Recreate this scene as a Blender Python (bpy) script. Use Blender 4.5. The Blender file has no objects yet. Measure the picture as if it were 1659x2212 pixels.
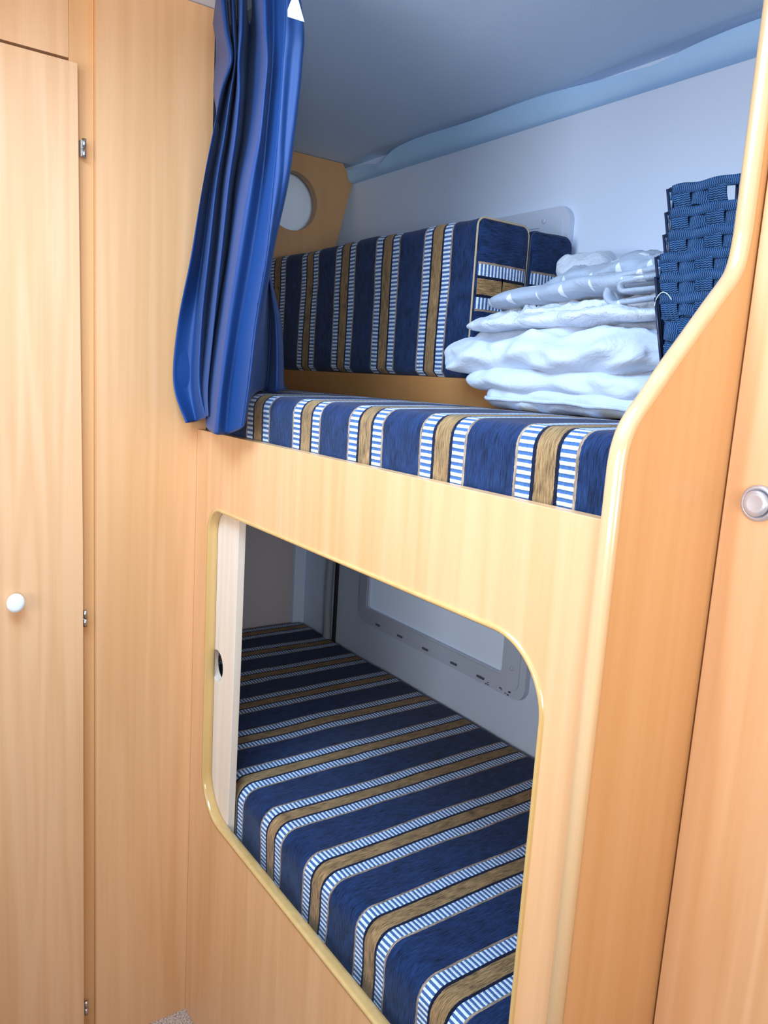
import bpy, bmesh, math, random
from mathutils import Vector, Matrix, noise
C = bpy.context.scene.collection
random.seed(4)

# ------------------------------------------------------------------ camera
cam_d = bpy.data.cameras.new('camera'); cam = bpy.data.objects.new('camera', cam_d); C.objects.link(cam)
right, up, fwd = Vector((.569, .820, .0610)), Vector((-.170, .045, .984)), Vector((-.804, .571, -.165))
fwd.normalize(); right = (right - fwd * right.dot(fwd)).normalized(); up = right.cross(fwd)
cam.matrix_world = Matrix(((right.x, up.x, -fwd.x, 0), (right.y, up.y, -fwd.y, 0), (right.z, up.z, -fwd.z, 1.5), (0, 0, 0, 1)))
cam_d.sensor_fit = 'HORIZONTAL'; cam_d.sensor_width = 36; cam_d.lens = 36 * 1677.05 / 1659; cam_d.clip_start = .01
bpy.context.scene.camera = cam

# ------------------------------------------------------------------ light and exposure
vs = bpy.context.scene.view_settings
vs.view_transform = 'Standard'; vs.look = 'None'; vs.exposure = 0.12; vs.gamma = 1; vs.use_curve_mapping = False
w = bpy.data.worlds.new('world'); bpy.context.scene.world = w; w.use_nodes = True
w.node_tree.nodes['Background'].inputs[0].default_value = (.62, .78, 1, 1)
w.node_tree.nodes['Background'].inputs[1].default_value = .5

def area(name, loc, target, sx, sy, energy, col, spread=180):
    d = bpy.data.lights.new(name, 'AREA'); d.shape = 'RECTANGLE'; d.size = sx; d.size_y = sy; d.energy = energy; d.color = col; d.spread = math.radians(spread)
    o = bpy.data.objects.new(name, d); C.objects.link(o); o.location = loc
    o.rotation_euler = (Vector(target) - Vector(loc)).to_track_quat('-Z', 'Y').to_euler()
    return o
area('daylight_side_window', (1.38, -.35, 1.50), (-.8, .6, 2.15), 1.0, .75, 13, (.92, .96, 1), 100)
area('daylight_rear_window', (-.35, -1.33, 1.50), (-.5, 1, 1.95), 1.1, .75, 14, (.94, .96, 1), 125)
area('daylight_roof_hatch', (-.90, .10, 2.170), (-1.10, .35, 0.9), .75, .7, 30, (.44, .70, 1), 150)

# ------------------------------------------------------------------ material helpers
class NT:
    def __init__(s, name):
        s.m = bpy.data.materials.new(name); s.m.use_nodes = True; s.t = s.m.node_tree; s.b = s.t.nodes['Principled BSDF']
    def n(s, typ, **kw):
        nd = s.t.nodes.new(typ)
        for k, v in kw.items(): setattr(nd, k, v)
        return nd
    def set(s, inp, v):
        if isinstance(v, bpy.types.NodeSocket): s.t.links.new(v, inp)
        else: inp.default_value = v
    def math(s, op, a, b=0.0, c=0.0, clamp=False):
        nd = s.n('ShaderNodeMath', operation=op, use_clamp=clamp)
        for i, v in enumerate((a, b, c)): s.set(nd.inputs[i], v)
        return nd.outputs[0]
    def mix(s, f, a, b, mode='MIX'):
        nd = s.n('ShaderNodeMix', data_type='RGBA', blend_type=mode)
        s.set(nd.inputs[0], f); s.set(nd.inputs[6], a); s.set(nd.inputs[7], b)
        return nd.outputs[2]
    def coord(s, which='Object', scale=(1, 1, 1), loc=(0, 0, 0)):
        tc = s.n('ShaderNodeTexCoord'); mp = s.n('ShaderNodeMapping')
        s.t.links.new(tc.outputs[which], mp.inputs[0]); mp.inputs['Scale'].default_value = scale; mp.inputs['Location'].default_value = loc
        return mp.outputs[0]
    def noise(s, vec, scale=1, detail=3, rough=.5, dist=0):
        nd = s.n('ShaderNodeTexNoise'); s.set(nd.inputs['Vector'], vec); nd.inputs['Scale'].default_value = scale
        nd.inputs['Detail'].default_value = detail; nd.inputs['Roughness'].default_value = rough; nd.inputs['Distortion'].default_value = dist
        return nd.outputs[0]
    def ramp(s, f, stops, interp='LINEAR'):
        nd = s.n('ShaderNodeValToRGB'); s.set(nd.inputs[0], f); cr = nd.color_ramp; cr.interpolation = interp
        while len(cr.elements) > 1: cr.elements.remove(cr.elements[-1])
        for i, (p, c) in enumerate(stops):
            e = cr.elements[0] if i == 0 else cr.elements.new(p)
            e.position = p; e.color = c if len(c) == 4 else (*c, 1)
        return nd.outputs[0]
    def bump(s, h, strength=.3, dist=.002):
        nd = s.n('ShaderNodeBump'); s.set(nd.inputs['Height'], h); nd.inputs['Strength'].default_value = strength
        nd.inputs['Distance'].default_value = dist; s.t.links.new(nd.outputs[0], s.b.inputs['Normal'])
    def done(s, col=None, rough=None, **kw):
        if col is not None: s.set(s.b.inputs['Base Color'], col if isinstance(col, bpy.types.NodeSocket) else (*col, 1))
        if rough is not None: s.set(s.b.inputs['Roughness'], rough)
        for k, v in kw.items(): s.set(s.b.inputs[k.replace('_', ' ')], v)
        return s.m

def plain(name, col, rough=.6, nscale=30, amt=.06, bump=0, **kw):
    t = NT(name); nz = t.noise(t.coord(), nscale, 4)
    f = t.math('MULTIPLY_ADD', nz, 2 * amt, 1 - amt)
    v = t.n('ShaderNodeVectorMath', operation='SCALE'); v.inputs[0].default_value = col; t.set(v.inputs['Scale'], f)
    if bump: t.bump(nz, bump, .001)
    return t.done(v.outputs[0], rough, **kw)

def wood(name, a, b, rough=.34, arch=.5, seed=0.0, spec=.5, fine=.5, coat=0.0):
    t = NT(name)
    n1 = t.noise(t.coord(scale=(9, 9, .45), loc=(seed, seed, seed)), 1, 3, .5)
    arc = t.math('SINE', t.math('MULTIPLY', n1, 46))
    n2 = t.noise(t.coord(scale=(60, 60, 1.2), loc=(seed * 2, 0, seed)), 1, 4, .6)
    n3 = t.noise(t.coord(scale=(420, 420, 9)), 1, 2, .6)
    n4 = t.noise(t.coord(scale=(4.5, 4.5, .5), loc=(0, seed, 0)), 1, 2)
    f = t.math('MULTIPLY_ADD', arc, .10 * arch, t.math('MULTIPLY', n2, .55))
    f = t.math('ADD', f, t.math('MULTIPLY', n3, .25 * fine)); f = t.math('ADD', f, t.math('MULTIPLY_ADD', n4, .7, -.42), clamp=True)
    col = t.ramp(f, [(.1, a), (.75, b)])
    t.bump(n3, .05, .0004)
    return t.done(col, rough, Specular_IOR_Level=spec, Coat_Weight=coat, Coat_Roughness=.1)

M = {}
M['beech'] = wood('beech_laminate', (.78, .45, .225), (.62, .30, .10), rough=.4, spec=.75, seed=1.3, arch=.8)
M['beech_b'] = wood('beech_laminate_door', (.78, .46, .24), (.62, .305, .115), rough=.4, spec=.75, seed=7.7, arch=1.1)
M['beech_d'] = wood('beech_laminate_side', (.72, .40, .175), (.58, .27, .08), seed=4.1)
M['lip'] = wood('beech_solid_edge', (.66, .43, .17), (.52, .30, .08), rough=.22, seed=2.2, spec=.6, coat=.6)
M['lip_light'] = wood('beech_solid_rounded_edge', (.75, .50, .27), (.60, .35, .15), rough=.2, seed=5.5, spec=.7, coat=.8)
M['ply'] = wood('raw_plywood', (.80, .68, .55), (.66, .50, .36), rough=.8, arch=1, seed=9.1, spec=.2)
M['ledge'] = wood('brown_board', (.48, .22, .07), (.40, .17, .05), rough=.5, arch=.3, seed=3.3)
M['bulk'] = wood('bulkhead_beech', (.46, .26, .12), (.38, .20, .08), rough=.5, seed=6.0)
M['wall'] = plain('bunk_wall_panel', (.68, .79, .96), .55, 400, .03, .1)
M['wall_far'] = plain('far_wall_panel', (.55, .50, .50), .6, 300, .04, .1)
M['wallroom'] = plain('room_wall_panel', (.55, .34, .17), .6, 30, .05)
M['ceil'] = plain('grey_felt_ceiling', (.60, .74, .92), .95, 900, .16, .5)
M['ceil_white'] = plain('white_ceiling', (.78, .80, .90), .7, 60, .03)
M['foam'] = plain('pale_blue_foam', (.44, .70, 1.0), .7, 40, .03)
M['plastic'] = plain('grey_plastic_frame', (.56, .64, .78), .4, 200, .04)
M['pane'] = plain('frosted_pane', (.72, .84, 1.0), .3, 30, .02)
M['win_pane'] = plain('daylit_frosted_pane', (.72, .84, 1.0), .3, 30, .02, Emission_Color=(.55, .72, 1, 1), Emission_Strength=.10)
M['slot'] = plain('dark_slot', (.12, .13, .16), .6)
M['steel'] = plain('steel_hinge', (.55, .55, .53), .28, 80, .05, Metallic=1.0)
M['silver'] = plain('satin_silver', (.55, .57, .63), .28, 60, .03, Metallic=.55)
M['knob'] = plain('white_knob', (.85, .92, .97), .25, 60, .02)
M['dark'] = plain('dark_gap', (.02, .02, .025), .8)
M['wire'] = plain('navy_wire', (.012, .02, .055), .3, 60, .1)
M['tube'] = plain('grey_conduit', (.33, .38, .43), .35, 60, .08)
M['pipe_trim'] = plain('tan_piping', (.42, .33, .22), .8, 600, .3)
M['seam'] = plain('navy_seam', (.02, .035, .09), .8, 300, .3)
M['tape'] = plain('white_curtain_tape', (.78, .92, .95), .7)

def carpet():
    t = NT('speckled_carpet'); n = t.noise(t.coord(), 260, 3, .7)
    t.bump(n, .8, .004)
    return t.done(t.ramp(n, [(.35, (.20, .12, .08)), (.5, (.50, .36, .27)), (.65, (.70, .56, .45))]), .95)
M['carpet'] = carpet()

def fabric(name, u0, P):
    """woven stripes: UV.x runs across the stripes, UV.y along them (metres)"""
    t = NT(name); uv = t.n('ShaderNodeUVMap'); sp = t.n('ShaderNodeSeparateXYZ'); t.t.links.new(uv.outputs[0], sp.inputs[0])
    u, v = sp.outputs[0], sp.outputs[1]
    wob = t.math('MULTIPLY_ADD', t.noise(uv.outputs[0], 260, 2), .0022, -.0011)
    uw = t.math('ADD', u, wob)
    p = t.math('FRACT', t.math('ADD', t.math('MULTIPLY', t.math('SUBTRACT', uw, u0), 1 / P), 100.5))
    navy, tan, edge, brown, wh = (.009, .026, .085), (.30, .22, .16), (.004, .008, .028), (.27, .165, .075), (.66, .75, .86)
    base = t.ramp(p, [(0, navy), (.238, tan), (.258, wh), (.385, edge), (.415, brown), (.585, edge), (.615, wh), (.742, tan), (.762, navy)], 'CONSTANT')
    K, W = (0, 0, 0), (1, 1, 1)
    mw = t.ramp(p, [(0, K), (.258, W), (.385, K), (.615, W), (.742, K)], 'CONSTANT')
    ph = t.math('FRACT', t.math('ADD', t.math('MULTIPLY', t.math('ADD', v, t.math('MULTIPLY', wob, .5)), 1 / .0088), 500))
    bar = t.math('GREATER_THAN', ph, .5)
    col = t.mix(t.math('MULTIPLY', bar, mw), base, (.055, .13, .32, 1))
    # chenille pile: streaks that run along the stripe
    mp = t.n('ShaderNodeMapping'); t.t.links.new(uv.outputs[0], mp.inputs[0]); mp.inputs['Scale'].default_value = (620, 45, 1)
    s1 = t.noise(mp.outputs[0], 1, 3, .65)
    mp2 = t.n('ShaderNodeMapping'); t.t.links.new(uv.outputs[0], mp2.inputs[0]); mp2.inputs['Scale'].default_value = (60, 22, 1)
    s2 = t.noise(mp2.outputs[0], 1, 3, .6)
    f = t.math('ADD', t.math('MULTIPLY_ADD', s1, 3.6, -1.2), t.math('MULTIPLY_ADD', s2, 1.6, -.4)); f = t.math('MAXIMUM', f, .25)
    v2 = t.n('ShaderNodeVectorMath', operation='SCALE'); t.set(v2.inputs[0], col); t.set(v2.inputs['Scale'], f)
    col2 = t.mix(t.math('MULTIPLY', mw, .75), v2.outputs[0], col)
    h = t.math('ADD', s1, t.math('MULTIPLY', t.math('MULTIPLY', t.math('SINE', t.math('MULTIPLY', ph, 6.283)), mw), .5))
    t.bump(h, .7, .0016)
    return t.done(col2, .85, Sheen_Weight=.12, Sheen_Roughness=.4, Specular_IOR_Level=.15)
M['fab_low'] = fabric('striped_chenille_lower', -.718, .1722)
M['fab_up'] = fabric('striped_chenille_upper', -.596, .1805)
M['fab_bol'] = fabric('striped_chenille_cushion', -1.327, .1800)

def cloth(name, col, sc=9, amt=.5, rough=.75, tri=False, sheen=.2):
    t = NT(name); co = t.coord()
    n = t.noise(co, sc, 5, .6, 1.2); n2 = t.noise(co, sc * 5, 3, .6, .6)
    c = (*col, 1)
    if tri:
        sp = t.n('ShaderNodeSeparateXYZ'); t.t.links.new(t.coord(scale=(1 / .062, 1 / .05, 1 / .05)), sp.inputs[0])
        s = t.math('ADD', sp.outputs[1], sp.outputs[2])
        row = t.math('FLOOR', s)
        x = t.math('FRACT', t.math('ADD', t.math('ADD', sp.outputs[0], t.math('MULTIPLY', row, .5)), 50))
        y = t.math('FRACT', s)
        hw = t.math('MULTIPLY', t.math('SUBTRACT', .72, y), .38)
        inside = t.math('LESS_THAN', t.math('ABSOLUTE', t.math('SUBTRACT', x, .5)), hw)
        inside = t.math('MULTIPLY', inside, t.math('GREATER_THAN', y, .34))
        c = t.mix(inside, c, (.68, .74, .82, 1))
    t.bump(t.math('ADD', t.math('MULTIPLY', n, 1.0), t.math('MULTIPLY', n2, .18)), amt, .012)
    return t.done(c if not isinstance(c, tuple) else col, rough, Sheen_Weight=sheen, Specular_IOR_Level=.25)
M['duvet'] = cloth('white_duvet_cotton', (.58, .65, .76), 14, .45)
M['sheet'] = cloth('white_sheet_cotton', (.61, .67, .77), 22, .8)
M['grey'] = cloth('grey_printed_cotton', (.34, .41, .52), 18, .45, tri=True)

def satin():
    t = NT('royal_blue_satin'); n = t.noise(t.coord(scale=(60, 60, 6)), 1, 4, .6); n2 = t.noise(t.coord(scale=(900, 900, 900)), 1, 1)
    t.bump(t.math('ADD', n, t.math('MULTIPLY', n2, .1)), .22, .003)
    return t.done((.012, .052, .190), .46, Specular_IOR_Level=.3, Sheen_Weight=.1, Sheen_Roughness=.35, Sheen_Tint=(.4, .55, 1, 1))
M['satin'] = satin()

def knit():
    t = NT('blue_woven_strap'); uv = t.n('ShaderNodeUVMap'); sp = t.n('ShaderNodeSeparateXYZ'); t.t.links.new(uv.outputs[0], sp.inputs[0])
    z = t.math('MULTIPLY', t.math('PINGPONG', t.math('MULTIPLY', sp.outputs[0], 1 / .0032), 1.0), .45)
    q = t.math('FRACT', t.math('ADD', t.math('MULTIPLY', sp.outputs[1], 1 / .0030), t.math('ADD', z, 400)))
    r = t.math('ABSOLUTE', t.math('MULTIPLY_ADD', q, 2, -1))
    nz = t.noise(uv.outputs[0], 60, 3)
    col = t.ramp(r, [(.0, (.003, .014, .05)), (.45, (.009, .042, .135)), (.85, (.055, .17, .38))])
    v = t.n('ShaderNodeVectorMath', operation='SCALE'); t.set(v.inputs[0], col); t.set(v.inputs['Scale'], t.math('MULTIPLY_ADD', nz, .9, .55))
    t.bump(r, .7, .0016)
    return t.done(v.outputs[0], .6, Specular_IOR_Level=.35)
M['knit'] = knit()

# ------------------------------------------------------------------ object helpers
ORG = {}
def tag(o, label, cat, group=None):
    o['label'] = label; o['category'] = cat
    if group: o['group'] = group
    return o
def thing(name, label, cat, loc, group=None):
    o = bpy.data.objects.new(name, None); o.empty_display_size = .05; C.objects.link(o); o.location = loc
    ORG[o.name] = Vector(loc); return tag(o, label, cat, group)
def mk(name, verts, faces, mat, parent=None, smooth=False, uvs=None, bevel=0, loc=None, weld=True):
    """mesh from world coordinates; origin = parent's origin, or loc, or the base centre"""
    if parent is not None: org = ORG[parent.name]
    elif loc is not None: org = Vector(loc)
    else:
        xs, ys, zs = zip(*[tuple(v) for v in verts]); org = Vector(((min(xs) + max(xs)) / 2, (min(ys) + max(ys)) / 2, min(zs)))
    me = bpy.data.meshes.new(name); me.from_pydata([tuple(Vector(v) - org) for v in verts], [], faces)
    if uvs is not None:
        ul = me.uv_layers.new(name='UVMap'); k = 0
        for p in me.polygons:
            for li in p.loop_indices: ul.data[li].uv = uvs[k]; k += 1
    for p in me.polygons: p.use_smooth = smooth
    me.materials.append(mat); me.update()
    o = bpy.data.objects.new(name, me); C.objects.link(o)
    if True:
        bm = bmesh.new(); bm.from_mesh(me); bmesh.ops.recalc_face_normals(bm, faces=bm.faces); bm.to_mesh(me); bm.free()
    if parent is not None: o.parent = parent
    else: o.location = org
    ORG[o.name] = org
    if bevel:
        b = o.modifiers.new('bevel', 'BEVEL'); b.width = bevel; b.segments = 2; b.limit_method = 'ANGLE'; b.angle_limit = math.radians(40)
    return o
def struct(o): o['kind'] = 'structure'; return o
def box(name, a, b, mat, parent=None, bevel=0, loc=None):
    x0, y0, z0 = a; x1, y1, z1 = b
    v = [(x0, y0, z0), (x1, y0, z0), (x1, y1, z0), (x0, y1, z0), (x0, y0, z1), (x1, y0, z1), (x1, y1, z1), (x0, y1, z1)]
    f = [(0, 3, 2, 1), (4, 5, 6, 7), (0, 1, 5, 4), (1, 2, 6, 5), (2, 3, 7, 6), (3, 0, 4, 7)]
    return mk(name, v, f, mat, parent, bevel=bevel, loc=loc)
def slab2(name, loops, axis, d0, d1, mat, parent=None, bevel=0, loc=None):
    """extrude 2D outline (first loop) with holes (other loops); axis 'y' -> loops are (x,z); axis 'x' -> (y,z); 'z' -> (x,y)"""
    def P(p, d): return {'y': (p[0], d, p[1]), 'x': (d, p[0], p[1]), 'z': (p[0], p[1], d)}[axis]
    bm = bmesh.new(); vs, es = [], []
    for lp in loops:
        r = [bm.verts.new((p[0], p[1], 0)) for p in lp]; vs.append(r)
        for i in range(len(r)): es.append(bm.edges.new((r[i], r[(i + 1) % len(r)])))
    bmesh.ops.triangle_fill(bm, edges=es, use_beauty=True)
    bm.verts.index_update(); n = len(bm.verts)
    co = [tuple(v.co) for v in bm.verts]; tri = [tuple(v.index for v in f.verts) for f in bm.faces]
    verts = [P(c, d0) for c in co] + [P(c, d1) for c in co]
    faces = tri + [tuple(i + n for i in reversed(t)) for t in tri]
    for r in vs:
        for i in range(len(r)):
            a, b = r[i].index, r[(i + 1) % len(r)].index; faces.append((a, b, b + n, a + n))
    bm.free()
    return mk(name, verts, faces, mat, parent, bevel=bevel, loc=loc)
def rrect(x0, z0, x1, z1, r, n=10, rs=None):
    rs = rs or (r, r, r, r); out = []
    for (cx, cz, a0, q) in ((x1, z1, 0, rs[0]), (x0, z1, 90, rs[1]), (x0, z0, 180, rs[2]), (x1, z0, 270, rs[3])):
        ox = cx - q if a0 in (0, 270) else cx + q; oz = cz - q if a0 in (0, 90) else cz + q
        for k in range(n + 1):
            a = math.radians(a0 + 90 * k / n); out.append((ox + q * math.cos(a), oz + q * math.sin(a)))
    return out
def circ(cx, cz, r, n=48, rz=None):
    return [(cx + r * math.cos(2 * math.pi * k / n), cz + (rz or r) * math.sin(2 * math.pi * k / n)) for k in range(n)]
def sweep(name, path, sect, mat, parent=None, closed=False, frame=None, cap=True, loc=None, smooth=True):
    """sect: list of (a,b) offsets; frame(i) -> (vecA, vecB) for each path point"""
    path = [Vector(p) for p in path]; verts, faces = [], []; m = len(sect); n = len(path)
    for i, p in enumerate(path):
        A, B = frame(i, path)
        for a, b in sect: verts.append(p + A * a + B * b)
    for i in range(n if closed else n - 1):
        j = (i + 1) % n
        for k in range(m):
            l = (k + 1) % m; faces.append((i * m + k, i * m + l, j * m + l, j * m + k))
    if cap and not closed:
        faces.append(tuple(range(m))); faces.append(tuple(reversed(range((n - 1) * m, n * m))))
    return mk(name, verts, faces, mat, parent, smooth=smooth, loc=loc)
def tframe(i, path, closed=False, ref=Vector((0, 0, 1))):
    n = len(path); a = path[(i - 1) % n] if closed or i > 0 else path[i]; b = path[(i + 1) % n] if closed or i < n - 1 else path[i]
    t = (b - a).normalized(); r = ref if abs(t.dot(ref)) < .95 else Vector((1, 0, 0))
    A = t.cross(r).normalized(); return A, A.cross(t).normalized()
def tube(name, path, r, mat, parent=None, closed=False, seg=10, loc=None):
    return sweep(name, path, [(r * math.cos(2 * math.pi * k / seg), r * math.sin(2 * math.pi * k / seg)) for k in range(seg)], mat, parent, closed, lambda i, p: tframe(i, p, closed), loc=loc)
def lathe(name, c, axis, prof, mat, parent=None, n=40):
    """prof: (radius, height along axis)"""
    ax = Vector(axis).normalized(); u = ax.cross(Vector((0, 0, 1))).normalized(); v = ax.cross(u); c = Vector(c)
    verts, faces = [], []
    for r, h in prof:
        for k in range(n):
            a = 2 * math.pi * k / n; verts.append(c + ax * h + u * (r * math.cos(a)) + v * (r * math.sin(a)))
    for i in range(len(prof) - 1):
        for k in range(n):
            l = (k + 1) % n; faces.append((i * n + k, i * n + l, (i + 1) * n + l, (i + 1) * n + k))
    faces.append(tuple(range(n))); faces.append(tuple(reversed(range((len(prof) - 1) * n, len(prof) * n))))
    return mk(name, verts, faces, mat, parent, smooth=True)

# ------------------------------------------------------------------ the room
XL, YF = -1.557, .615
struct(box('floor', (-2.6, -1.45, -.05), (1.5, 1.4, 0), M['carpet']))
struct(box('ceiling', (-2.6, -1.45, 2.19), (1.5, .64, 2.23), M['ceil_white']))
struct(box('ceiling', (-2.4, .64, 2.145), (-.46, 1.40, 2.23), M['ceil']))
struct(box('wall_back', (-2.42, 1.33, 0), (1.5, 1.37, 2.23), M['wall']))
struct(box('wall_end', (-2.40, .64, 0), (-2.346, 1.33, 2.145), M['wall_far']))
struct(slab2('wall_left', [[(.41, 0), (.6149, 0), (.6149, 1.3785), (.6335, 1.3785), (.6335, 2.188), (.41, 2.188)]], 'x', -1.60, XL, M['beech']))
struct(box('wall_front', (-2.346, .6145, 0), (-1.60, .634, 2.145), M['wall']))
# rear wall and side wall with their windows, behind the camera
struct(slab2('wall_rear', [[(-1.65, 0), (1.5, 0), (1.5, 2.19), (-1.65, 2.19)], rrect(-.95, 1.1, .25, 1.9, .06)], 'y', -1.45, -1.40, M['wallroom']))
struct(slab2('wall_right', [[(-1.45, 0), (1.33, 0), (1.33, 2.19), (-1.45, 2.19)], rrect(-.9, 1.05, .2, 1.85, .06)], 'x', 1.45, 1.50, M['wallroom']))
wf = struct(slab2('window_3', [rrect(-1.0, 1.05, .3, 1.95, .08), rrect(-.93, 1.12, .23, 1.88, .05)], 'y', -1.40, -1.385, M['plastic'], bevel=.003))
wf = struct(slab2('window_4', [rrect(-.95, 1.0, .25, 1.9, .08), rrect(-.88, 1.07, .18, 1.83, .05)], 'x', 1.435, 1.45, M['plastic'], bevel=.003))

# foam strip between bunk ceiling and back wall: puffed, wavy upper edge
def cornice():
    xs = [-2.138 + i * (1.648 / 110) for i in range(111)]; verts, faces = [], []; m = 12
    for x in xs:
        zt = 2.134 + .006 * math.sin((x + .6) * 5.2) + .004 * math.sin(x * 13.0) - .020 * math.exp(-((x + 1.955) / .045) ** 2) - .006 * math.exp(-((x + 1.03) / .05) ** 2)
        zb = 2.092; pf = .036 + .009 * math.sin(x * 7 + 1)
        for k in range(m):
            s = k / (m - 1); z = zb + (zt - zb) * (1 - math.cos(s * math.pi)) / 2 if k < m - 1 else zt
            y = 1.3295 - pf * math.sin(min(1, s * 1.15) * math.pi / 2) ** .45 if s > 0 else 1.3295
            verts.append((x, y, z))
        verts.append((x, 1.3295, zt + .004))
    mm = m + 1
    for i in range(len(xs) - 1):
        for k in range(m): faces.append((i * mm + k, i * mm + k + 1, (i + 1) * mm + k + 1, (i + 1) * mm + k))
    return mk('trim_1', verts, faces, M['foam'], smooth=True)
struct(cornice())
# lower bunk corner trims
struct(box('trim_2', (-2.3455, 1.285, .5), (-2.325, 1.3295, 1.29), M['wall'], bevel=.002))
t = tube('conduit', [(-2.135 + .003 * math.sin(z * 17), 1.312, .50 + z) for z in [i * .04 for i in range(20)]], .0135, M['tube'])
tag(t, 'grey vertical tube running up the back wall left of the lower bunk window', 'pipe')
t = box('gap_strip', (-2.118, 1.322, .50), (-2.106, 1.3299, 1.29), M['dark']); tag(t, 'thin black strip in the joint just right of the grey vertical tube', 'strip')

# windows of the back wall
def back_window(n, z0, z1):
    fr = slab2(n, [rrect(-1.957, z0, -1.227, z1, .035), rrect(-1.907, z0 + .052, -1.31, z1 - .045, .012)], 'y', 1.3145, 1.3295, M['plastic'], bevel=.005)
    struct(fr)
    slab2('inner_rim', [rrect(-1.938, z0 + .02, -1.247, z1 - .02, .025), rrect(-1.912, z0 + .047, -1.305, z1 - .040, .014)], 'y', 1.3115, 1.315, M['plastic'], fr, bevel=.002)
    slab2('pane', [rrect(-1.908, z0 + .050, -1.309, z1 - .043, .012)], 'y', 1.322, 1.3285, M['win_pane'], fr)
    return fr
w1 = back_window('window_1', .759, 1.16)
for x, hw in ((-1.842, .010), (-1.728, .012), (-1.608, .012), (-1.485, .012), (-1.379, .013)):
    box('slot', (x - hw, 1.3095, .7715), (x + hw, 1.3118, .7765), M['slot'], w1)
lathe('screw_cap', (-1.272, 1.3112, .835), (0, -1, 0), [(.006, 0), (.0055, .0015), (.003, .0022)], M['plastic'], w1, 16)
for k in range(14):
    x = -1.375 + .11 * random.random(); z = .764 + .012 * random.random(); s = .0012 + .0022 * random.random()
    box('scuff', (x - s, 1.3108, z - s * .5), (x + s, 1.3117, z + s * .5), M['slot'], w1) if k < 10 else None
w2 = back_window('window_2', 1.55, 1.902)
lathe('screw_cap', (-1.30, 1.3112, 1.875), (0, -1, 0), [(.006, 0), (.0055, .0015), (.003, .0022)], M['plastic'], w2, 16)

# ------------------------------------------------------------------ bunk bed carcass
bed = thing('bunk_bed', 'built-in beech bunk bed with tall front panel and rounded access opening', 'bunk bed', (-1.0, .70, 0))
XO0, XO1, ZO0, ZO1 = -1.483, -.545, .558, 1.227
opening = rrect(XO0, ZO0, XO1, ZO1, .07, 14, (.085, .052, .09, .07))
outline = [(-1.5572, .001), (-.4895, .001), (-.4895, 1.379), (-1.54, 1.379), (-1.5572, 1.3785)]
fp = slab2('front_panel', [outline, opening], 'y', YF, .633, M['beech'], bed, bevel=.0008)
# lipping round the opening
def lipframe(i, path):
    n = len(path); a = path[(i - 1) % n]; b = path[(i + 1) % n]; t = (b - a).normalized()
    return Vector((t.z, 0, -t.x)), Vector((0, 1, 0))          # A outward from the hole, B depth
ls = [(.0035, -.0105), (-.0015, -.0112), (-.0035, -.009), (-.0045, -.004), (-.0045, .004), (-.0035, .009), (-.0015, .0112), (.0035, .0105)]
sweep('opening_edging', [(x, .6235, z) for x, z in opening], ls, M['lip'], fp, closed=True, frame=lipframe)
# shaped side panel
E = [(.612, .001), (.612, 1.2), (.612, 1.432), (.614, 1.450), (.620, 1.468), (.631, 1.484), (.645, 1.499), (.673, 1.532), (.700, 1.561), (.733, 1.597), (.752, 1.617), (.763, 1.631), (.769, 1.648), (.772, 1.675), (.772, 1.90), (.772, 2.144)]
def cat(pts, sub=5):
    out = []
    for i in range(len(pts) - 1):
        p0 = pts[max(i - 1, 0)]; p1 = pts[i]; p2 = pts[i + 1]; p3 = pts[min(i + 2, len(pts) - 1)]
        for k in range(sub):
            t = k / sub; out.append(tuple(.5 * ((2 * b) + (-a + c) * t + (2 * a - 5 * b + 4 * c - d) * t * t + (-a + 3 * b - 3 * c + d) * t ** 3) for a, b, c, d in zip(p0, p1, p2, p3)))
    out.append(tuple(pts[-1])); return out
Es = E[:2] + cat(E[2:14], 4) + E[14:]
sp_ = slab2('side_panel', [Es + [(1.3285, 2.144), (1.3285, .001)]], 'x', -.4895, -.470, M['beech_d'], bed)
def sframe(i, path):
    a = path[max(i - 1, 0)]; b = path[min(i + 1, len(path) - 1)]; t = (b - a).normalized()
    return Vector((1, 0, 0)), Vector((0, -t.z, t.y))
half = [(-.0095, -.001)] + [(-.0104 * math.cos(math.pi * k / 12), .0085 * math.sin(math.pi * k / 12) ** .8) for k in range(13)] + [(.0095, -.001)]
sweep('rounded_edging', [(-.4797, y, z) for y, z in Es], half, M['lip_light'], sp_, frame=sframe)
box('bed_base', (-2.12, .634, 1.285), (-.491, 1.3285, 1.305), M['ply'], bed)
box('bed_base', (-2.345, .634, .485), (-.491, 1.3285, .505), M['ply'], bed)
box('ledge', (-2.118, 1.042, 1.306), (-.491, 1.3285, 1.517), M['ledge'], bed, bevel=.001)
# raw board with a finger hole behind the left end of the opening
slab2('backing_board', [[(-1.552, .508), (-1.392, .508), (-1.3835, .9), (-1.380, 1.28), (-1.552, 1.28)], circ(-1.468, .887, .030, 40, .034)], 'y', .6345, .650, M['ply'], bed, bevel=.0006)
# bulkhead with porthole at the far end of the upper bunk
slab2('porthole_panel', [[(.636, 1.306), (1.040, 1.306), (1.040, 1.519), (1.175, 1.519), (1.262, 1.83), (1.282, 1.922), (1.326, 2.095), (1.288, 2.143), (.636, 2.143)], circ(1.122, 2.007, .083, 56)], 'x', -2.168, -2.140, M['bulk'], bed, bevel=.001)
slab2('porthole_back', [circ(1.122, 2.007, .115, 48)], 'x', -2.215, -2.205, M['pane'], bed)

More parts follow.
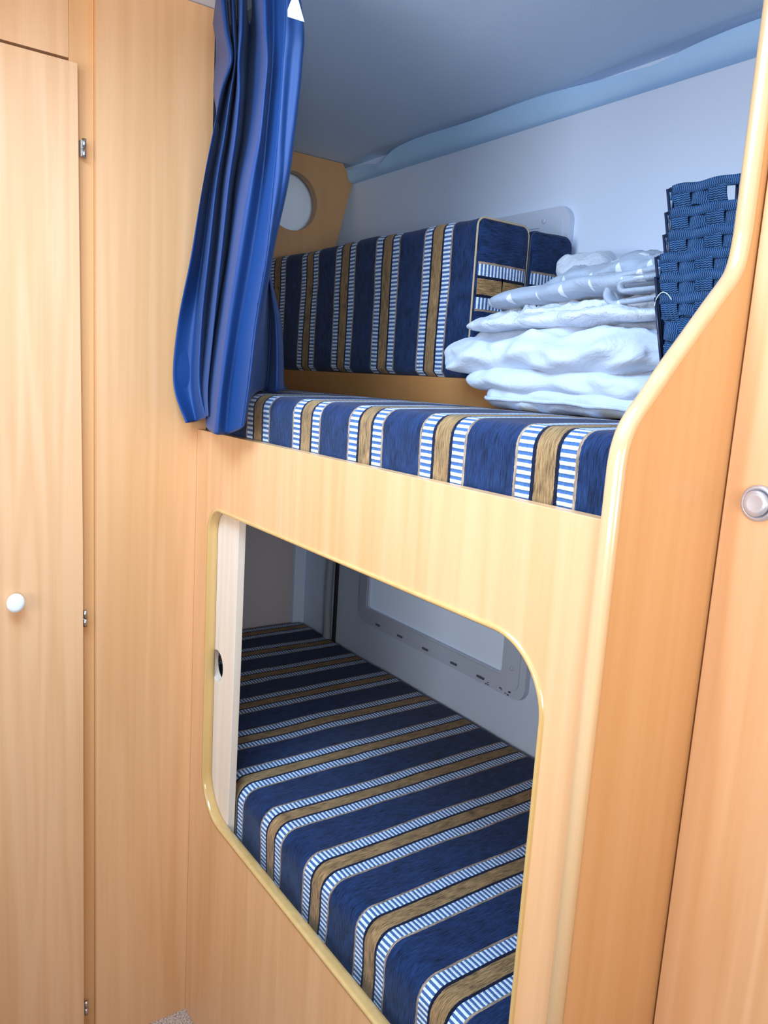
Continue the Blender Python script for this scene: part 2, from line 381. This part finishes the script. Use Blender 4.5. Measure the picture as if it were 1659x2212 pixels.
# ------------------------------------------------------------------ mattresses and cushions
def stripe_block(name, x0, x1, prof, mat, parent=None, step=.014, amp=.0015, seed=0, endu=None, warp=0, inset=.010):
    """prof = closed (y,z) outline; swept along x with softly rounded ends. UV u = x, v = arc length"""
    n = max(4, int((x1 - x0) / step)); m = len(prof); cy = sum(p[0] for p in prof) / m; cz = sum(p[1] for p in prof) / m
    arc = [0]
    for k in range(1, m + 1):
        a, b = prof[k - 1], prof[k % m]; arc.append(arc[-1] + math.dist(a, b))
    xs, ins = [], []
    for s, q in ((0, 1), (.12, .55), (.4, .16), (1, 0)): xs.append(x0 + inset * s); ins.append(inset * q)
    for i in range(1, n): xs.append(x0 + inset + (x1 - x0 - 2 * inset) * i / n); ins.append(0)
    for s, q in ((1, 0), (.4, .16), (.12, .55), (0, 1)): xs.append(x1 - inset * s); ins.append(inset * q)
    verts = []; uvv = []
    for x, q in zip(xs, ins):
        for k, (y, z) in enumerate(prof):
            d = Vector((y - cy, z - cz)); sy = max(.01, abs(d.x)); sz = max(.01, abs(d.y))
            yy = y - math.copysign(min(q, sy), d.x); zz = z - math.copysign(min(q, sz), d.y)
            nz = noise.noise(Vector((x * 6 + seed, y * 6, z * 6))) * amp + noise.noise(Vector((x * 22 + seed, y * 22, z * 22))) * amp * .4
            dn = d.normalized() if d.length else d
            verts.append((x, yy + dn.x * nz, zz + dn.y * nz))
            uvv.append((x + warp * noise.noise(Vector((x * 7, y * 7 + seed, z * 7))), arc[k]))
    faces, uvs = [], []
    for i in range(len(xs) - 1):
        for k in range(m):
            l = (k + 1) % m
            faces.append((i * m + k, (i + 1) * m + k, (i + 1) * m + l, i * m + l))
            for a, kk in ((i, k), (i + 1, k), (i + 1, l), (i, l)):
                u, v = uvv[a * m + kk]
                if l == 0 and kk == 0: v = arc[m]
                uvs.append((u, v))
    # end caps as fans
    for base, rev in ((0, True), ((len(xs) - 1) * m, False)):
        xe = xs[0] if rev else xs[-1]; sg = -1 if rev else 1; mid = Vector(((min(q[0] for q in prof) + max(q[0] for q in prof)) / 2, (min(q[1] for q in prof) + max(q[1] for q in prof)) / 2))
        ring = [base + k for k in range(m)]
        def addf(fc):
            faces.append(fc)
            for vi in fc:
                _, y, z = verts[vi]; uvs.append(((z - endu[0] + endu[1]) if endu else z, y))
        for f_, bul in ((.93, .002), (.8, .0035), (.55, .005), (.3, .006)):
            o_ = len(verts)
            for k in range(m):
                _, y, z = verts[base + k]; verts.append((xe + sg * bul, mid.x + (y - mid.x) * f_, mid.y + (z - mid.y) * f_))
            new = [o_ + k for k in range(m)]
            for k in range(m):
                l = (k + 1) % m; addf((ring[k], ring[l], new[l], new[k]) if not rev else (ring[l], ring[k], new[k], new[l]))
            ring = new
        c = len(verts); verts.append((xe + sg * .006, mid.x, mid.y))
        for k in range(m):
            l = (k + 1) % m; addf((ring[l], ring[k], c) if rev else (ring[k], ring[l], c))
    # winding: make outward
    o = mk(name, verts, faces, mat, parent, smooth=True, uvs=uvs)
    return o
def rprof(y0, z0, y1, z1, rf, rb=.02, crown=0, n=7, seg=14):
    """outline starting bottom front, up the front face, over the top, down the back"""
    pts = []
    for k in range(seg): pts.append((y0, z0 + .012 + (z1 - rf - z0 - .012) * k / seg))
    for k in range(n + 1):
        a = math.pi - math.pi / 2 * k / n; pts.append((y0 + rf + rf * math.cos(a), z1 - rf + rf * math.sin(a)))
    for k in range(1, 24):
        s = k / 24; pts.append((y0 + rf + (y1 - rb - y0 - rf) * s, z1 + crown * math.sin(math.pi * s)))
    for k in range(n + 1):
        a = math.pi / 2 - math.pi / 2 * k / n; pts.append((y1 - rb + rb * math.cos(a), z1 - rb + rb * math.sin(a)))
    for k in range(1, seg): pts.append((y1, z1 - rb - (z1 - rb - z0 - .012) * k / seg))
    pts.append((y1, z0 + .012)); pts.append((y1 - .012, z0))
    for k in range(1, 8): pts.append((y1 - .012 - (y1 - y0 - .024) * k / 8, z0))
    pts.append((y0 + .012, z0))
    return pts
m1 = stripe_block('lower_mattress', -2.322, -.493, rprof(.656, .506, 1.322, .645, .034), M['fab_low'], warp=.004, amp=.004)
tag(m1, 'navy, tan and white striped mattress lying in the lower bunk', 'mattress')
m2 = stripe_block('upper_mattress', -2.10, -.493, rprof(.637, 1.306, 1.038, 1.463, .028, crown=.004), M['fab_up'], warp=.002, amp=.002, seed=3)
tag(m2, 'striped navy mattress on the upper bunk, front edge rising above the wood panel', 'mattress')
for (ya, yb, lab, sd) in ((1.036, 1.181, 'striped upright seat cushion nearest the viewer on the upper bunk ledge', 5), (1.1815, 1.3085, 'striped seat cushion squeezed between the front cushion and the window wall', 8)):
    zt = 1.832 if sd == 5 else 1.826
    c = stripe_block('seat_cushion', -2.125, -1.205, rprof(ya, 1.5175, yb, zt, .022, .022), M['fab_bol'], seed=sd, endu=(1.697, -1.327), amp=.004, warp=.003, inset=.009)
    tag(c, lab, 'cushion')
    pr = rprof(ya + .003, 1.521, yb - .003, zt - .003, .018, .018)
    tube('piping', [(-1.2075, y, z) for y, z in pr if z > 1.523], .0022, M['pipe_trim'] if sd == 5 else M['seam'], c, seg=6)

# ------------------------------------------------------------------ curtain
CURT = [
   [(-1.377, 0.565, 2.168), (-1.44, 0.605, 2.203), (-1.361, 0.58, 2.167), (-1.414, 0.607, 2.195), (-1.296, 0.57, 2.141), (-1.355, 0.607, 2.174), (-1.31, 0.595, 2.154), (-1.189, 0.555, 2.098), (-1.201, 0.58, 2.111), (-1.157, 0.578, 2.095), (-1.161, 0.59, 2.1), (-1.182, 0.61, 2.114), (-1.335, 0.68, 2.12), (-1.48, 0.74, 2.13)],
   [(-1.347, 0.565, 2.072), (-1.419, 0.605, 2.106), (-1.341, 0.58, 2.075), (-1.393, 0.607, 2.098), (-1.293, 0.57, 2.057), (-1.339, 0.607, 2.082), (-1.276, 0.595, 2.059), (-1.174, 0.555, 2.017), (-1.191, 0.58, 2.029), (-1.149, 0.578, 2.016), (-1.144, 0.59, 2.017), (-1.15, 0.61, 2.025), (-1.31, 0.68, 2.07), (-1.46, 0.74, 2.09)],
   [(-1.322, 0.565, 2.015), (-1.403, 0.605, 2.048), (-1.331, 0.58, 2.021), (-1.385, 0.607, 2.043), (-1.297, 0.57, 2.009), (-1.344, 0.607, 2.032), (-1.272, 0.595, 2.009), (-1.162, 0.555, 1.968), (-1.19, 0.58, 1.982), (-1.151, 0.578, 1.971), (-1.147, 0.59, 1.973), (-1.149, 0.61, 1.979), (-1.305, 0.68, 2.02), (-1.46, 0.74, 2.04)],
   [(-1.36, 0.565, 1.973), (-1.43, 0.605, 2.001), (-1.347, 0.58, 1.974), (-1.394, 0.607, 1.992), (-1.292, 0.57, 1.958), (-1.35, 0.607, 1.981), (-1.277, 0.595, 1.96), (-1.167, 0.555, 1.923), (-1.194, 0.58, 1.936), (-1.153, 0.578, 1.926), (-1.151, 0.59, 1.928), (-1.152, 0.61, 1.933), (-1.309, 0.68, 1.97), (-1.46, 0.74, 1.99)],
   [(-1.392, 0.565, 1.905), (-1.464, 0.605, 1.928), (-1.372, 0.58, 1.904), (-1.417, 0.607, 1.919), (-1.305, 0.57, 1.888), (-1.36, 0.607, 1.907), (-1.299, 0.595, 1.892), (-1.178, 0.555, 1.859), (-1.205, 0.58, 1.87), (-1.16, 0.578, 1.861), (-1.157, 0.59, 1.863), (-1.162, 0.61, 1.868), (-1.319, 0.68, 1.91), (-1.46, 0.74, 1.92)],
   [(-1.426, 0.565, 1.833), (-1.492, 0.605, 1.851), (-1.402, 0.58, 1.832), (-1.445, 0.607, 1.843), (-1.327, 0.57, 1.818), (-1.388, 0.607, 1.834), (-1.335, 0.595, 1.824), (-1.206, 0.555, 1.796), (-1.216, 0.58, 1.802), (-1.169, 0.578, 1.794), (-1.165, 0.59, 1.796), (-1.179, 0.61, 1.801), (-1.34, 0.68, 1.84), (-1.47, 0.74, 1.85)],
   [(-1.474, 0.565, 1.715), (-1.522, 0.602, 1.726), (-1.429, 0.58, 1.713), (-1.464, 0.607, 1.72), (-1.349, 0.57, 1.704), (-1.407, 0.607, 1.715), (-1.373, 0.595, 1.71), (-1.243, 0.555, 1.692), (-1.243, 0.58, 1.696), (-1.185, 0.578, 1.69), (-1.203, 0.59, 1.694), (-1.228, 0.61, 1.699), (-1.376, 0.68, 1.722), (-1.46, 0.74, 1.743)],
   [(-1.533, 0.562, 1.588), (-1.543, 0.597, 1.593), (-1.458, 0.58, 1.588), (-1.488, 0.603, 1.591), (-1.375, 0.57, 1.585), (-1.451, 0.605, 1.59), (-1.413, 0.595, 1.588), (-1.282, 0.555, 1.581), (-1.281, 0.58, 1.583), (-1.219, 0.578, 1.582), (-1.235, 0.59, 1.583), (-1.266, 0.61, 1.586), (-1.38, 0.67, 1.597), (-1.40, 0.72, 1.602)],
   [(-1.540, 0.558, 1.469), (-1.546, 0.594, 1.469), (-1.465, 0.58, 1.473), (-1.499, 0.600, 1.473), (-1.394, 0.57, 1.475), (-1.478, 0.600, 1.474), (-1.444, 0.593, 1.475), (-1.305, 0.555, 1.478), (-1.312, 0.58, 1.479), (-1.24, 0.578, 1.482), (-1.257, 0.59, 1.482), (-1.29, 0.61, 1.481), (-1.36, 0.68, 1.480), (-1.385, 0.73, 1.482)],
   [(-1.488, 0.565, 1.396), (-1.520, 0.596, 1.398), (-1.426, 0.58, 1.41), (-1.481, 0.598, 1.41), (-1.386, 0.57, 1.416), (-1.469, 0.600, 1.406), (-1.453, 0.593, 1.392), (-1.32, 0.555, 1.389), (-1.326, 0.58, 1.389), (-1.259, 0.578, 1.405), (-1.27, 0.59, 1.412), (-1.295, 0.606, 1.44), (-1.35, 0.68, 1.472), (-1.38, 0.735, 1.4735)],
]
def curtain():
    for i, r in enumerate(CURT):
        for j in (1, 3, 5):
            if i < 8:
                x, y, z = r[j]; f = min(1.10, 1.540 / -x); r[j] = (x * f, y * f, 1.5 + (z - 1.5) * f)
    inner = [[(-1.315, 0.67, 2.142), (-1.428, 0.72, 2.142), (-1.404, 0.7, 2.142), (-1.552, 0.76, 2.142)], [(-1.29, 0.67, 2.085), (-1.401, 0.72, 2.1332), (-1.377, 0.7, 2.12), (-1.523, 0.76, 2.142)], [(-1.286, 0.67, 2.0326), (-1.4, 0.72, 2.0774), (-1.376, 0.7, 2.0654), (-1.518, 0.76, 2.1205)], [(-1.289, 0.67, 1.9819), (-1.399, 0.72, 2.0211), (-1.374, 0.7, 2.0102), (-1.512, 0.76, 2.0589)], [(-1.3, 0.67, 1.9089), (-1.41, 0.72, 1.9421), (-1.382, 0.7, 1.9321), (-1.526, 0.76, 1.9742)], [(-1.316, 0.67, 1.8345), (-1.43, 0.72, 1.862), (-1.402, 0.7, 1.8538), (-1.539, 0.76, 1.8868)], [(-1.362, 0.67, 1.7195), (-1.447, 0.71, 1.7329), (-1.408, 0.69, 1.7266), (-1.513, 0.74, 1.7432)], [(-1.371, 0.67, 1.5938), (-1.456, 0.725, 1.6009), (-1.354, 0.685, 1.5948), (-1.448, 0.745, 1.6025)], [(-1.371, 0.665, 1.4809), (-1.471, 0.73, 1.4804), (-1.351, 0.69, 1.4829), (-1.436, 0.75, 1.4827)], [(-1.409, 0.67, 1.4665), (-1.491, 0.73, 1.4665), (-1.381, 0.7, 1.4671), (-1.431, 0.755, 1.4803)]]
    back = [(-1.649, 0.665, 2.142), (-1.642, 0.665, 2.142), (-1.638, 0.665, 2.128), (-1.624, 0.66, 2.062), (-1.549, 0.645, 1.965), (-1.549, 0.628, 1.871), (-1.549, 0.6, 1.729), (-1.549, 0.592, 1.592), (-1.549, 0.588, 1.468), (-1.549, 0.59, 1.392)]
    back2 = [(-1.72, 0.72, 2.142), (-1.72, 0.72, 2.14), (-1.72, 0.72, 2.12), (-1.72, 0.72, 2.05), (-1.72, 0.72, 1.96), (-1.72, 0.72, 1.87), (-1.549, 0.597, 1.72), (-1.549, 0.597, 1.59), (-1.549, 0.597, 1.47), (-1.549, 0.597, 1.395)]
    for k, r in enumerate(CURT): r[12:] = inner[k]; r[:0] = [back2[k], back[k]]
    rows = [cat(r, 7) for r in CURT]
    cols = [cat([r[j] for r in rows], 9) for j in range(len(rows[0]))]
    nj, ni = len(cols), len(cols[0]); verts, faces = [], []
    for i in range(ni):
        for j in range(nj):
            x, y, z = cols[j][i]; s = i / ni
            f = .003 * noise.noise(Vector((j * .12, z * 4, 2)))
            y += f; x += f * .6
            if z < 1.39 + .01 and y > .609: y = .609
            if y < .642: x = max(x, -1.551)
            verts.append((x, min(y, .611) if x < -1.49 and z < 1.41 else y, z))
    for i in range(ni - 1):
        for j in range(nj - 1): faces.append((i * nj + j, i * nj + j + 1, (i + 1) * nj + j + 1, (i + 1) * nj + j))
    o = mk('curtain', verts, faces, M['satin'], smooth=True, loc=(-1.35, .60, 1.389))
    s = o.modifiers.new('thick', 'SOLIDIFY'); s.thickness = .0012; s.offset = 0
    tag(o, 'royal blue satin curtain gathered at the left of the upper bunk opening', 'curtain')
    # hem seam along the leading edge
    j = 11 * 7
    tube('hem_seam', [(Vector(cols[j][i]) + Vector((.0012, -.0012, 0))) for i in range(4, ni - 1)], .0007, M['satin'], o, seg=5)
    return o
cur = curtain()
v = [(-1.1106, 0.5620, 2.0241), (-1.0974, 0.5620, 2.0357), (-1.0860, 0.5620, 2.0319), (-1.0634, 0.5620, 1.9934), (-1.1097, 0.5620, 2.0139)]
mk('heading_tape', v + [(x, y + .003, z) for x, y, z in v], [(0, 1, 2, 3, 4), (9, 8, 7, 6, 5)] + [(k, (k + 1) % 5, (k + 1) % 5 + 5, k + 5) for k in range(5)], M['tape'], cur)
rail = box('curtain_rail', (-1.28, .572, 2.172), (-.50, .598, 2.1895), M['tape'], bevel=.002)
tag(rail, 'slim white curtain rail fixed to the ceiling above the blue curtain', 'curtain rail')

# ------------------------------------------------------------------ left wardrobe with hinged door
wd = thing('wardrobe', 'pale beech wardrobe with a full-height door at the left edge', 'wardrobe', (-1.70, .05, 0))
box('side_frame', (-1.60, .3665, .001), (-1.5725, .4095, 2.188), M['beech_d'], wd)
box('top_panel', (-1.60, -.30, 2.035), (-1.5725, .3660, 2.188), M['beech_b'], wd)
box('carcass', (-1.65, -.30, .001), (-1.601, .4095, 2.188), M['beech'], wd)
dr = slab2('door', [[(-.25, .012), (.3835, .012), (.3845, 1.15), (.3775, 2.0245), (-.25, 2.0245)]], 'x', -1.5715, -1.5555, M['beech_b'], wd, bevel=.0008)
kb = lathe('knob', (-1.5555, .258, 1.049), (1, 0, 0), [(.007, 0), (.007, .010), (.0125, .0125), (.0165, .0155), (.0185, .019), (.0178, .0215), (.0115, .0235), (.003, .0243)], M['knob'], dr)
for q in kb.data.vertices: q.co.y = (.258 - ORG[kb.name].y) + (q.co.y - .258 + ORG[kb.name].y) * .86
for z in (1.885, .995, .105):
    h = tube('hinge', [(-1.5600, .3895, z - .0165), (-1.5600, .3895, z - .001)], .0038, M['steel'], dr, seg=14)
    tube('hinge_pin', [(-1.5600, .3895, z + .001), (-1.5600, .3895, z + .0165)], .0038, M['steel'], h, seg=14)
    box('hinge_leaf', (-1.5718, .383, z - .014), (-1.5605, .3885, z + .014), M['steel'], h)

# ------------------------------------------------------------------ right cupboard with push button lock
cb = thing('cupboard', 'beech cupboard with a round silver push lock at the right edge', 'cupboard', (-.2, 1.0, 0))
box('carcass', (-.4690, .799, .001), (.6, 1.3285, 2.144), M['beech'], cb)
d2 = box('door', (-.4675, .781, .012), (.10, .7985, 2.144), M['beech_b'], cb, bevel=.001)
rg = lathe('lock_ring', (-.4285, .781, 1.3995), (0, -1, 0), [(.0193, 0), (.0191, .0025), (.0175, .0042), (.0158, .0046), (.0146, .0038), (.0139, .0022)], M['silver'], d2, 56)
lathe('push_button', (-.4285, .7795, 1.3995), (0, -1, 0), [(.0135, 0), (.0135, .0068), (.0128, .0080), (.0080, .0076), (.002, .0073)], M['silver'], rg, 56)

# ------------------------------------------------------------------ folded linen on the ledge
def pillow(cx, cy, sx, sy, z0, T, n=46, edge=6, amp=.006, seed=0, tx=0, ty=0, droop=0, rot=0, fr=16, crease=0):
    """closed soft slab: returns verts, faces"""
    V, F = [], []; ca, sa = math.cos(rot), math.sin(rot)
    def pt(a, b, sgn):
        a = math.sin(a * math.pi / 2); b = math.sin(b * math.pi / 2); r = max(abs(a), abs(b)); q = (abs(a) ** 7 + abs(b) ** 7) ** (1 / 7) or 1
        x, y = (a * r / q, b * r / q) if r else (0, 0)
        h = T / 2 * max(0, 1 - r ** edge) ** .5 * sgn
        X = x * sx / 2; Y = y * sy / 2
        p = Vector((X + cx, Y + cy, z0)); k = noise.fractal(p * fr + Vector((seed, 0, sgn)), .8, 2, 3)
        k2 = 1 - abs(noise.noise(Vector((p.x * fr * .8 + seed, p.y * fr * 1.6, seed)))) * 2
        edgef = 1 + .22 * noise.noise(Vector((math.atan2(y, x) * 3 + seed, seed, 0))) * .35
        fo = (1 - r ** 8); ks = noise.noise(Vector((X * 14 + seed, Y * 14, seed))) * amp * .9
        Z = z0 + T / 2 + h + ks + fo * (amp * k * (1 if sgn > 0 else .3) + crease * max(0, k2) ** 3 * (1 if sgn > 0 else 0)) + tx * X + ty * Y
        wob = Vector((noise.noise(Vector((Y * 25, Z * 40, seed))), noise.noise(Vector((X * 25, Z * 40, seed + 5))), 0)) * amp * 1.3 * r ** 4
        X *= edgef; Y *= edgef
        wx, wy = X * ca - Y * sa + cx + wob.x, X * sa + Y * ca + cy + wob.y
        if droop and wy < 1.05: Z -= droop * min(1, (1.05 - wy) / .05) ** 1.3
        return (wx, wy, Z)
    N = n
    for sgn in (1, -1):
        for i in range(N + 1):
            for j in range(N + 1): V.append(pt(-1 + 2 * i / N, -1 + 2 * j / N, sgn))
    K = (N + 1) ** 2
    for i in range(N):
        for j in range(N):
            a = i * (N + 1) + j; F.append((a, a + N + 1, a + N + 2, a + 1)); F.append((a + K, a + K + 1, a + K + N + 2, a + K + N + 1))
    return V, F
def join(parts):
    V, F = [], []
    for v, f in parts:
        o = len(V); V += v; F += [tuple(i + o for i in t) for t in f]
    return V, F
def soft(name, parts, mat, lab, cat_, weld=True, sub=0):
    V, F = join(parts); o = mk(name, V, F, mat, smooth=True)
    bm = bmesh.new(); bm.from_mesh(o.data); bmesh.ops.remove_doubles(bm, verts=bm.verts, dist=1e-5); bmesh.ops.recalc_face_normals(bm, faces=bm.faces); bm.to_mesh(o.data); bm.free()
    return tag(o, lab, cat_)
dv = soft('duvet', [
    pillow(-.900, 1.128, .385, .345, 1.5185, .046, droop=.056, amp=.007, seed=1, edge=10, fr=9),
    pillow(-.925, 1.122, .435, .340, 1.528, .052, droop=.038, amp=.009, seed=2.3, edge=8, fr=10, rot=.02),
    pillow(-.950, 1.115, .500, .345, 1.553, .078, droop=.034, amp=.014, seed=3.7, edge=5, fr=9, tx=.03, crease=.012, n=72)],
    M['duvet'], 'thick white duvet folded in three at the bottom of the linen pile', 'duvet')
sh = soft('bed_sheet', [
    pillow(-.935, 1.105, .430, .295, 1.618, .026, amp=.008, seed=11, edge=9, fr=22, tx=.03, crease=.010, n=64, droop=.012),
    pillow(-.905, 1.115, .380, .270, 1.634, .020, amp=.009, seed=14.5, edge=9, fr=26, tx=.06, crease=.012, n=64, rot=.08, droop=.01)],
    M['sheet'], 'thin crumpled white sheet between the white duvet and the grey linen', 'bed sheet')
gl = soft('duvet_cover', [
    pillow(-.925, 1.125, .420, .290, 1.652, .034, amp=.006, seed=21, edge=7, fr=12, tx=.06, rot=-.04),
    pillow(-.880, 1.135, .350, .270, 1.674, .028, amp=.008, seed=25, edge=7, fr=14, tx=.10, rot=.05, crease=.006, ty=.10, n=60),
    pillow(-.900, 1.160, .300, .230, 1.696, .034, amp=.010, seed=28, edge=6, fr=14, tx=.06, rot=-.06, crease=.010, ty=.12, n=60)],
    M['grey'], 'grey duvet cover printed with small white triangles, topmost of the linen pile', 'duvet cover')
_V, _F = pillow(-.900, 1.128, .385, .345, 1.5185, .046, droop=.056, amp=.007, seed=1, edge=10, fr=9)
tube('piping', [Vector(_V[i * 47]) + Vector((0, -.002, -.003)) for i in range(2, 45)], .0035, M['duvet'], dv, seg=8)
# rolled layers at its front right corner
def roll(parent):
    path = []
    for k in range(14):
        a = math.pi * (.5 + k / 13); path.append((-.805 + .020 * math.cos(a), 1.700 + .020 * math.sin(a)))
    path = [(-.715, 1.724)] + path + [(-.715, 1.682)]
    inner = [(-.718, 1.712), (-.79, 1.711)] + [(-.792 + .007 * math.cos(math.pi * (.5 + k / 6)), 1.704 + .007 * math.sin(math.pi * (.5 + k / 6))) for k in range(7)] + [(-.718, 1.694)]
    for pth in (path, inner):
        V, F = [], []; ys = [.972 + i * .012 for i in range(20)]; m = len(pth)
        for s in (0, 1):
            for y in ys:
                for i, (x, z) in enumerate(pth):
                    a = Vector(pth[max(i - 1, 0)]); b = Vector(pth[min(i + 1, m - 1)]); t = (b - a).normalized(); nn = Vector((t.y, -t.x)) * (.0028 * (1 if s else -1))
                    g = .0035 * noise.noise(Vector((x * 30, y * 22, z * 30))); V.append((x + nn.x + g, y + g + .004 * noise.noise(Vector((x * 40, z * 60, 3))), z + nn.y + g + (x + .8) * .06))
        K = len(ys) * m
        for j in range(len(ys) - 1):
            for i in range(m - 1):
                a = j * m + i; F.append((a, a + 1, a + m + 1, a + m)); F.append((a + K, a + K + m, a + K + m + 1, a + K + 1))
        for i in range(m - 1): F.append((i, i + K, i + K + 1, i + 1))
        for j in range(len(ys) - 1):
            a = j * m; F.append((a, a + m, a + m + K, a + K)); a += m - 1; F.append((a, a + K, a + m + K, a + m))
        mk('rolled_fold', V, F, M['grey'], parent, smooth=True)
roll(gl)
for ch in gl.children: ch.location.z -= .040; ch.location.y += .004
pk = soft('pillowcase', [pillow(-1.075, 1.235, .13, .10, 1.690, .085, amp=.010, seed=31, edge=3, fr=20, n=30, tx=-.1)],
    M['sheet'], 'small white peak of cloth sticking up behind the grey printed duvet cover', 'pillowcase')

# ------------------------------------------------------------------ nested woven baskets
def ribbon(path, wdir, wd_, th, nrm, u0=0):
    """flat strap: path of points, width direction per point; returns verts, faces, uvs"""
    V, F, U = [], [], []; L = 0; prev = None; Ls = []
    for p in path:
        L += (p - prev).length if prev else 0; prev = p; Ls.append(L)
    for p, w_, n_ in zip(path, wdir, nrm):
        a = w_ * wd_ / 2; b = n_ * th / 2
        V += [p - a + b * .3, p - a * .9 + b, p + a * .9 + b, p + a + b * .3, p + a - b, p - a - b]
    us = (-.5, -.45, .45, .5, .5, -.5)
    for i in range(len(path) - 1):
        for k in range(6):
            l = (k + 1) % 6; F.append((i * 6 + k, i * 6 + l, (i + 1) * 6 + l, (i + 1) * 6 + k))
            U += [(us[k] * wd_ + u0, Ls[i]), (us[l] * wd_ + u0, Ls[i]), (us[l] * wd_ + u0, Ls[i + 1]), (us[k] * wd_ + u0, Ls[i + 1])]
    F.append((0, 5, 4, 3, 2, 1)); U += [(0, 0)] * 6
    n = (len(path) - 1) * 6; F.append(tuple(n + k for k in range(6))); U += [(0, 0)] * 6
    return V, F, U
BX0, BX1, BY0, BY1, BH = -.716, -.504, .952, 1.245, .123
def basket_point(side, s, h, off):
    """side 0 front,1 left,2 back,3 right; s 0..1 along the side, h 0..1 height, off outward"""
    tp = .018 * (1 - h); x0, x1, y0, y1 = BX0 + tp, BX1 - tp, BY0 + tp, BY1 - tp; z = h * BH
    if side == 0: return Vector((x0 + (x1 - x0) * s, y0 - off, z)), Vector((0, -1, 0)), Vector((1, 0, 0))
    if side == 1: return Vector((x0 - off, y1 + (y0 - y1) * s, z)), Vector((-1, 0, 0)), Vector((0, -1, 0))
    if side == 2: return Vector((x1 + (x0 - x1) * s, y1 + off, z)), Vector((0, 1, 0)), Vector((-1, 0, 0))
    return Vector((x1 + off, y0 + (y1 - y0) * s, z)), Vector((1, 0, 0)), Vector((0, 1, 0))
def make_basket(z, lab, top=False, dx=0, dy=0):
    loc = ((BX0 + BX1) / 2, (BY0 + BY1) / 2, z)
    t = thing('woven_basket', lab, 'basket', loc, 'nested blue woven baskets')
    def W(p): return (p.x + dx, p.y + dy, p.z + z)
    # wire frame: rim, base ring, corner and middle uprights
    r = .0022
    rim = [(x, y) for x, y in rrect(BX0, BY0, BX1, BY1, .012, 4)]
    tube('wire_frame', [(x + dx, y + dy, z + BH) for x, y in rim], r, M['wire'], t, closed=True, seg=8)
    base = rrect(BX0 + .018, BY0 + .018, BX1 - .018, BY1 - .018, .012, 4)
    tube('wire_base', [(x + dx, y + dy, z + .004) for x, y in base], r, M['wire'], t, closed=True, seg=8)
    for side, ss in ((0, (.012, .5, .988)), (1, (.33, .67)), (2, (.012, .5, .988)), (3, (.33, .67))):
        for s in ss:
            a, _, _ = basket_point(side, s, 1, 0); b, _, _ = basket_point(side, s, .03, 0)
            tube('wire_upright', [W(b), W(a)], r, M['wire'], t, seg=8)
    V, F, U = [], [], []
    def add(rb):
        o = len(V); V.extend([W(q) for q in rb[0]]); F.extend([tuple(i + o for i in f) for f in rb[1]]); U.extend(rb[2])
    nh = 4                                                       # horizontal straps
    for side in range(4):
        L = (BX1 - BX0) if side in (0, 2) else (BY1 - BY0)
        nv = 7 if side in (0, 2) else 10; wv = L / nv * .86; wh = BH / nh * .86
        for k in range(nh):
            path, wdv, nr = [], [], []; h0 = (k + .5) / nh
            for i in range(nv * 8 + 1):
                s = .065 + .89 * i / (nv * 8) ; off = .0042 * math.cos(math.pi * (i / 8 - .5 + k))
                p, n_, tg = basket_point(side, s, h0, .001 + off * 1.0); path.append(p + Vector((0, 0, .0022 * math.sin(i * .35 + k * 2 + z * 90)))); wdv.append(Vector((0, 0, 1))); nr.append(n_)
            if top and side == 0 and k == nh - 1:
                path, wdv, nr = path[:23], wdv[:23], nr[:23]      # cut short at the hand hole
            add(ribbon(path, wdv, wh, .0022, nr, u0=k * .1))
        for c in range(nv):
            if top and side == 0 and c >= 3: hmax = .70
            else: hmax = .985
            path, wdv, nr = [], [], []; s = .065 + .89 * (c + .5) / nv
            for i in range(nh * 6 + 1):
                h = .02 + (hmax - .02) * i / (nh * 6); off = -.0046 * math.cos(math.pi * (h * nh - .5 + c))
                p, n_, tg = basket_point(side, s, h, .001 + off); path.append(p); wdv.append(tg); nr.append(n_)
            add(ribbon(path, wdv, wv, .0022, nr, u0=c * .13))
        # strap wound round the rim
        path, wdv, nr = [], [], []
        for i in range(31):
            p, n_, tg = basket_point(side, .06 + .88 * i / 30, 1, .0035 + .0008 * math.sin(i * .9)); p.z -= .004 - .0012 * math.sin(i * .7 + side); path.append(p); wdv.append(Vector((0, 0, 1))); nr.append(n_)
        add(ribbon(path, wdv, .013, .0026, nr, u0=.7))
    mk('woven_straps', V, F, M['knit'], t, smooth=True, uvs=U)
    bb = [W(Vector((x, y, .006))) for x, y in base]; bb2 = [W(Vector((x, y, .010))) for x, y in base]; n = len(bb)
    mk('base', bb + bb2, [tuple(range(n)), tuple(reversed(range(n, 2 * n)))] + [(i, (i + 1) % n, (i + 1) % n + n, i + n) for i in range(n)], M['seam'], t)
    return t
names = ['blue woven strap basket at the bottom of the nested stack', 'blue woven basket second from the bottom of the stack, loose pale thread hanging on it', 'blue woven basket third from the bottom, bare wire corner sticking out left',
         'blue woven basket third from the top of the nested stack', 'blue woven basket second from the top of the nested stack', 'topmost blue woven basket with an open hand hole in its rim']
zs = [1.5175, 1.546, 1.573, 1.602, 1.632, 1.663]
THR = [(-.7063, .9425, 1.627), (-.7035, .9415, 1.6376), (-.6949, .941, 1.6453), (-.6855, .9415, 1.6417), (-.6801, .943, 1.6347)]
offs = [(0, 0), (-.006, 0), (-.012, .000), (.002, .001), (-.001, .002), (-.003, .002)]
for nm, z, (dx, dy) in zip(names, zs, offs):
    bk = make_basket(z, nm, top=(z == zs[-1]), dx=dx * .6, dy=dy)
    if z == zs[1]: tube('loose_thread', cat(THR, 5), .0006, M['tape'], bk, seg=6)
